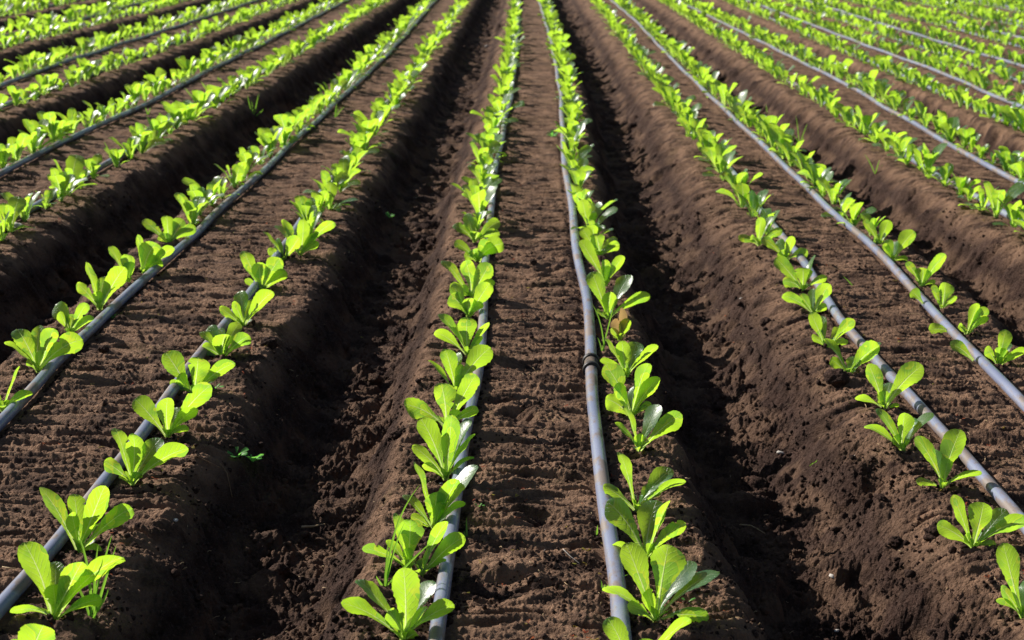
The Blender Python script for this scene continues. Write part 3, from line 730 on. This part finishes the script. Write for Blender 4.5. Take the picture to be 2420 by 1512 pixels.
# ------------------------------------------------------------------ weeds
def ribbon(p0, p1, p2, w, n=9):
    t = np.linspace(0, 1, n); C = ((1 - t) ** 2)[:, None] * p0 + (2 * t * (1 - t))[:, None] * p1 + (t ** 2)[:, None] * p2
    T = np.gradient(C, axis=0); T /= np.linalg.norm(T, axis=1)[:, None]
    S = np.cross(T, nrmz(CAMZ + .4 * CAMX)); S /= np.linalg.norm(S, axis=1)[:, None] + 1e-9; N = np.cross(S, T)
    ww = w * np.minimum(1, .5 + t * 3) * (1 - t ** 3) * .5 + .00015
    V = np.stack([C - S * ww[:, None], C + N * ww[:, None] * .5, C + S * ww[:, None]], 1).reshape(-1, 3)
    i = (np.arange(n - 1)[:, None] * 3 + np.arange(2)[None]).ravel()
    return V, np.stack([i, i + 1, i + 4, i + 3], -1)
def grass(c, r, bx, by, tips, label, w=.005):
    u, v = zp(c, r, bx, by); b = on_soil(u, v); b[2] -= .003; d = proj(b)[2]; s = F / d * 3
    e = empty('grass_tuft', b)
    for q, tp in enumerate(tips):
        dx, dy = tp[0] - bx, tp[1] - by; cx = tp[2] if len(tp) > 2 else 0
        tip = CAMX * dx / s - CAMY * dy / s + CAMZ * rng.uniform(-.01, .01)
        tip[2] = max(tip[2], .004)
        mid = tip * .5 + UP * np.linalg.norm(tip) * .12 + CAMX * cx / s
        p0 = np.array((rng.uniform(-.004, .004), rng.uniform(-.004, .004), 0))
        V, Q = ribbon(p0, mid, tip, w); obj('blade', mesh_from('blade', V, Q, M_GRASS), e)
    tag(e, label, 'grass weed', 'grass weeds among the lettuce')
grass(0, 2, 650, 1345, [(795,750),(822,828,20),(545,700,60),(690,820,-10),(430,1005,60),(770,1130,40)], 'tall grass blades beside the large seedling at the lower left corner', .0045)
grass(1, 2, 310, 1145, [(555,405,-110),(330,800),(650,800,30),(450,670,-20),(250,1045,-20)], 'thin grass blades arching over the middle bed\'s left row near the front', .004)
grass(1, 1, 1850, 1005, [(1942,620,10),(1775,665,40),(1815,905),(1870,880)], 'thin grass between the pipe and the dried brown seedling', .004)
grass(0, 0, 1800, 810, [(1835,640),(1780,690),(1865,752,20),(1700,765,-30),(1755,650,-20)], 'grass tuft in the dark furrow left of the middle', .006)
grass(2, 0, 830, 1020, [(800,810),(885,865),(865,960),(770,930)], 'grass tuft on the furrow side right of the pale winding pipe', .006)
grass(2, 0, 1365, 1225, [(1285,1085),(1435,1145),(1400,1120)], 'grass tuft on the soil bank under the second bed right', .006)
grass(2, 0, 600, 810, [(588,740),(690,748),(640,770)], 'faint grass tuft behind the seedlings by the winding pipe', .006)
grass(0, 0, 2375, 840, [(2385,735),(2440,760),(2400,770)], 'grass sprig beside the pipe on first bed left', .005)
grass(0, 0, 1050, 815, [(1028,748),(1065,755)], 'tiny grass sprig in front of the pipe, second bed left', .006)
grass(0, 0, 790, 1120, [(738,1000),(760,1060)], 'single tall grass blade by the seedlings of second bed left', .006)
grass(2, 1, 1215, 515, [(1135,425,0),(1180,470)], 'lone grass blade lying on first bed right of middle', .004)
grass(1, 2, 882, 785, [(888,612),(870,700)], 'short grass blade in the pipe shadow on the middle bed', .004)
grass(1, 2, 1808, 775, [(1815,678),(1800,720)], 'short grass blade left of the middle bed\'s right pipe', .004)
grass(1, 2, 1858, 1140, [(1840,1060),(2035,1025,-30),(1870,1090)], 'grass blade bent over the middle bed\'s right pipe', .003)
grass(2, 2, 905, 320, [(965,262),(940,290)], 'short grass blade on the sunlit bank of the right furrow', .004)
grass(2, 2, 560, 470, [(510,445),(585,478)], 'flat grass scrap on the right furrow floor', .004)

def rosette(c, r, bx, by, n, ln, label, seed):
    u, v = zp(c, r, bx, by); b = on_soil(u, v); b[2] -= .002; e = empty('weed', b); rr = random.Random(seed)
    for q in range(n):
        az = q * 2.4 + rr.uniform(-.3, .3); dh = np.array((math.cos(az), math.sin(az), 0)); L = ln * rr.uniform(.7, 1.15); el = rr.uniform(.25, .8)
        tip = (dh * math.cos(el) + UP * math.sin(el)) * L; ni = nrmz(UP - dh * .3)
        V, Q, UV = leaf(dh * .002, tip * .5 + UP * L * .16, tip, L * .42, ni, 8, 4, seed * 9 + q, .2, .04)
        obj('leaf', mesh_from('leaf', V, Q, M_WEED, UV), e)
    tag(e, label, 'weed', 'broad leaved weeds on the soil')
rosette(0, 2, 1680, 275, 7, .030, 'small leafy weed higher up the dark bank, left furrow', 3)
rosette(0, 2, 1790, 335, 8, .034, 'small leafy weed lower down the dark bank, left furrow', 4)
rosette(1, 0, 1495, 970, 8, .045, 'small leafy weed left of the pipe far up the middle bed', 5)
rosette(0, 1, 800, 735, 4, .022, 'tiny pale sprout beside the pipe on first bed left', 6)
rosette(0, 1, 1525, 1240, 5, .022, 'tiny sprout at the foot of a first bed left seedling', 8)
rosette(1, 2, 972, 592, 4, .016, 'tiny sprout on the middle bed in the left pipe\'s shadow', 9)
rosette(1, 1, 340, 80, 7, .03, 'shaded weed patch low in the left furrow', 10)
rosette(1, 2, 2445, 1240, 2, .02, 'tiny green leaf scrap by the front right seedling', 12)

# ------------------------------------------------------------------ loose bits on the soil
def lump_mesh(name, r, seed, mat, n=3, rough=.28, sq=(1, 1, .75)):
    import bmesh
    bm = bmesh.new(); bmesh.ops.create_icosphere(bm, subdivisions=n, radius=1.0)
    co = np.array([v.co[:] for v in bm.verts])
    f = 1 + rough * perlin(co[:, 0] * 1.3 + seed * 7.1, co[:, 1] * 1.3 + co[:, 2] * 1.9, seed) + rough * .5 * perlin(co[:, 0] * 3.7 + co[:, 2] * 2.1, co[:, 1] * 3.7 + seed, seed + 1) + rough * .35 * perlin(co[:, 0] * 9 + co[:, 2] * 5, co[:, 1] * 9 - co[:, 2] * 4, seed + 2)
    co = co * f[:, None] * np.array(sq) * r
    fa = np.array([[v.index for v in p.verts] for p in bm.faces]); bm.free()
    return mesh_from(name, co, fa, mat)
def clod(c, r, zx, zy, rad, label, seed, mat=None, name='soil_clod', cat='soil clod', sink=.25, sq=(1, 1, .75), group='clods lying on the soil'):
    u, v = zp(c, r, zx, zy); p = on_soil(u, v); o = obj(name, lump_mesh(name, rad, seed, mat or M_SOIL, 4 if rad > .009 else 2, sq=sq))
    o.location = (p[0], p[1], p[2] + rad * sq[2] * (1 - sink * 2)); o.rotation_euler = (0, 0, seed); tag(o, label, cat, group)
clod(0, 1, 1905, 965, .024, 'round fist sized clod right of the short bushy seedling, first bed left', 1)
clod(0, 1, 440, 400, .028, 'clod in the dark furrow beyond first bed left', 2)
clod(2, 1, 1085, 1215, .030, 'big crumbly clod below the toothed seedling, first bed right', 3)
clod(2, 1, 590, 800, .020, 'dark clod on the sunlit bank under first bed right', 4)
clod(2, 2, 1390, 605, .015, 'small round clod high on the right furrow bank', 5)
clod(2, 2, 1510, 825, .015, 'small round clod midway on the right furrow bank', 6)
clod(0, 2, 1880, 900, .022, 'clod at the edge of shade in the left furrow', 7)
clod(0, 2, 1980, 1075, .020, 'dark clod on the left furrow floor', 8)
clod(1, 1, 235, 1205, .020, 'clod casting a shadow on the left furrow bank', 9)
clod(1, 1, 1360, 375, .012, 'small clod alone on the middle bed', 10)
clod(0, 1, 735, 995, .014, 'small clod on the first bed left', 11)
clod(2, 2, 1790, 745, .022, 'rough clod by the pale leaved seedling, first bed right', 12)
clod(1, 2, 410, 105, .020, 'flat clod at the shoulder left of the middle bed', 13)
clod(1, 2, 1385, 1165, .011, 'small clod near the front of the middle bed', 14)
for (c, r, x, y, rad, lab, sd) in [
    (1, 2, 705, 392, .0055, 'white pebble at the foot of a middle bed seedling', 21), (2, 1, 420, 603, .0075, 'pale oval stone chip on the sunlit right furrow bank', 22),
    (2, 2, 1215, 255, .007, 'pale flake high on the right furrow bank', 23), (2, 2, 1050, 1148, .007, 'pale chip at the shade edge, lower right furrow', 24),
    (2, 2, 375, 718, .006, 'white chip deep in the shaded right furrow', 25), (1, 0, 1030, 335, .020, 'pale stone far down the left furrow', 26),
    (0, 2, 1245, 700, .006, 'pale chip on the dark bank at lower left', 27), (0, 1, 115, 110, .02, 'pale round stone under a second bed left seedling', 28),
    (1, 1, 1050, 882, .004, 'tiny white stone beside the middle bed\'s left pipe', 29), (1, 2, 295, 105, .006, 'pale stone on the bank left of the middle bed', 30),
    (2, 2, 690, 195, .008, 'grey pebble on the right furrow bank', 31), (2, 2, 1090, 1450, .005, 'white chip low on the right furrow bank', 32)]:
    clod(c, r, x, y, rad, lab, sd, M_STONE, 'pebble', 'pebble', .2, (1.3, .8, .5), 'pale stones and chips')
def stick(c, r, pts, rad, label, mat, name='twig', cat='twig'):
    P = [on_soil(*zp(c, r, x, y)) + np.array((0, 0, rad + dz)) for x, y, dz in pts]; b = P[0].copy()
    t = np.linspace(0, len(P) - 1, len(P) * 5); P = np.array([[np.interp(q, range(len(P)), [p[a] for p in P]) for a in range(3)] for q in t]) - b
    V, Q = tube(P, np.linspace(rad, rad * .5, len(P)), 6); o = obj(name, mesh_from(name, V, Q, mat)); o.location = b; tag(o, label, cat, 'dead roots and straws')
stick(0, 2, [(1265,222,.004),(1390,240,.012),(1480,262,.012),(1562,302,.004)], .0013, 'long thin brown root on the dark bank at lower left', M_TWIG, 'dead_root', 'root')
stick(0, 2, [(1560,268,.004),(1610,350,.008),(1645,462,.004)], .0012, 'thin brown root hanging down the dark bank at lower left', M_TWIG, 'dead_root', 'root')
stick(0, 2, [(2135,732,.004),(2220,725,.006),(2305,715,.004)], .0028, 'pale straw stub in the left furrow', M_STRAW, 'straw', 'straw')
stick(0, 2, [(20,1030,.003),(70,1050,.004),(125,1050,.003)], .0013, 'pale twig beside the pipe at the left photo edge', M_STRAW)
stick(2, 2, [(400,745,.003),(480,775,.004),(580,810,.003)], .0016, 'thin straw in the shaded right furrow', M_STRAW, 'straw', 'straw')
stick(1, 2, [(1570,915,.002),(1620,945,.004),(1690,972,.002)], .0009, 'whitish stem scrap on the middle bed', M_STONE)
stick(1, 2, [(1390,912,.002),(1445,890,.003)], .0012, 'short grey stem scrap on the middle bed', M_STONE)
stick(2, 1, [(1590,720,.002),(1680,735,.003),(1740,790,.002)], .0009, 'thin dry stem on first bed right of middle', M_STRAW, 'straw', 'straw')

# crumbs and bits of litter nobody could count
def scatter():
    import bmesh
    bm = bmesh.new(); bmesh.ops.create_icosphere(bm, subdivisions=1, radius=1.0)
    co = np.array([v.co[:] for v in bm.verts]); fa = np.array([[v.index for v in p.verts] for p in bm.faces]); bm.free()
    N = 60000
    d = 2.3 + (nprng.random(N) ** 1.7) * 4.6; x = (nprng.random(N) * 2 - 1) * .40 * (d + .2)
    top = profile(x, d)[1]; cl = perlin(x / .16, d / .16, 55) + .6 * perlin(x / .05, d / .05, 56)
    r = .0014 + .0035 * nprng.random(N) ** 2 + .0075 * nprng.random(N) ** 9 * (1 - .6 * top)
    keep = (cl > .12 - .1 * (1 - top)) & (nprng.random(N) < .45 + .55 * (1 - top))
    x, d, r = x[keep], d[keep], r[keep]
    # earth knocked loose round the foot of each nearby seedling
    near = [p['pos'] for p in PLANTS if p['d'] < 5.5]
    bx = np.array([p[0] for p in near]); by = np.array([p[1] for p in near]); m = 34
    a = nprng.random((len(near), m)) * 6.283; q = .008 + .038 * nprng.random((len(near), m)) ** .8
    x = np.concatenate([x, (bx[:, None] + np.cos(a) * q).ravel()]); d = np.concatenate([d, (by[:, None] + np.sin(a) * q).ravel()])
    r = np.concatenate([r, (.0016 + .0055 * nprng.random((len(near), m)) ** 3).ravel()])
    off = np.ones(len(x), bool)
    for b in range(-2, 3):
        for s_ in 'LR': off &= np.abs(x - xr((b, s_), d)) > .017
    x, d, r = x[off], d[off], r[off]
    for b in range(-1, 2):                                              # soil washed up against the pipes
        for s_ in 'LR':
            m = 900; dd = 2.2 + 4.2 * nprng.random(m) ** 1.3; on_ = perlin(dd / .13, dd * 0 + b * 3.3 + (s_ == 'L'), 66) > -.1; dd = dd[on_]; m = len(dd)
            sg = np.where(nprng.random(m) < .5, -1, 1); x = np.concatenate([x, xr((b, s_), dd) + sg * (.0145 + .010 * nprng.random(m))])
            d = np.concatenate([d, dd]); r = np.concatenate([r, .0016 + .0045 * nprng.random(m) ** 2.5])
    n = len(x); z = height(x, d); print('crumbs', n)
    V = np.empty((n, len(co), 3))
    j = 1 + .6 * (nprng.random((n, len(co), 1)) - .5); st = .65 + .7 * nprng.random((n, 1, 3))
    V = co[None] * j * st * r[:, None, None]; V += np.stack([x, d, z + r * .3], -1)[:, None]
    Q = fa[None] + (np.arange(n) * len(co))[:, None, None]
    o = obj('soil_crumbs', mesh_from('soil_crumbs', V.reshape(-1, 3), Q.reshape(-1, 3), M_SOIL)); tag(o, 'loose brown soil crumbs strewn over the banks and beds', 'soil', kind='stuff')
    # red and yellow scraps on the bed tops
    N = 2600; d = 2.3 + nprng.random(N) ** 1.5 * 5; x = (nprng.random(N) * 2 - 1) * .40 * (d + .2)
    top = profile(x, d)[1]; k = (top > .9) & (perlin(x / .2, d / .2, 57) > .1); k[::23] |= True; x, d = x[k], d[k]; n = len(x); z = height(x, d)
    VV = []; QQ = []; MI = []; m = 0; rr = random.Random(5)
    for i in range(n):
        for q in range(rr.choice((1, 1, 2, 3))):
            az = rr.uniform(0, 6.28); dh = np.array((math.cos(az), math.sin(az), 0)); L = rr.uniform(.003, .011)
            v, f, _ = leaf(np.zeros(3), dh * L * .5 + UP * L * .35, dh * L + UP * L * rr.uniform(0, .4), L * .55, UP, 4, 2, i * 5 + q, .2, .1)
            VV.append(v + np.array((x[i], d[i], z[i] + .002))); QQ.append(f + m); m += len(v); MI += [int(i % 3 == 0)] * len(f)
    N = 900; d = 2.3 + nprng.random(N) ** 1.5 * 5; x = (nprng.random(N) * 2 - 1) * .40 * (d + .2); z = height(x, d)
    for i in range(N):                                                   # scraps of straw and root
        az = rr.uniform(0, 6.28); L = rr.uniform(.004, .016) * (1 + 1.5 * (rr.random() < .08)); dh = np.array((math.cos(az), math.sin(az), 0))
        b0 = np.array((x[i], d[i], z[i] + .0015)); v, f = tube([b0, b0 + dh * L * .5 + UP * rr.uniform(0, .004), b0 + dh * L + np.array((dh[1], -dh[0], 0)) * L * rr.uniform(-.3, .3) + UP * rr.uniform(0, .003)], rr.uniform(.0004, .0009), 4)
        VV.append(v); QQ.append(f + m); m += len(v); MI += [2] * len(f)
    o = obj('leaf_litter', mesh_from('leaf_litter', np.vstack(VV), np.vstack(QQ), [M_RED, M_YEL, M_STRAW], midx=MI)); tag(o, 'tiny red and yellow leaf scraps and straw bits scattered on the soil', 'leaf litter', kind='stuff')
scatter()
for o in SC.objects:
    if len(str(o.get('label', '')).split()) > 16: print('LONGLABEL', o.name, o['label'])
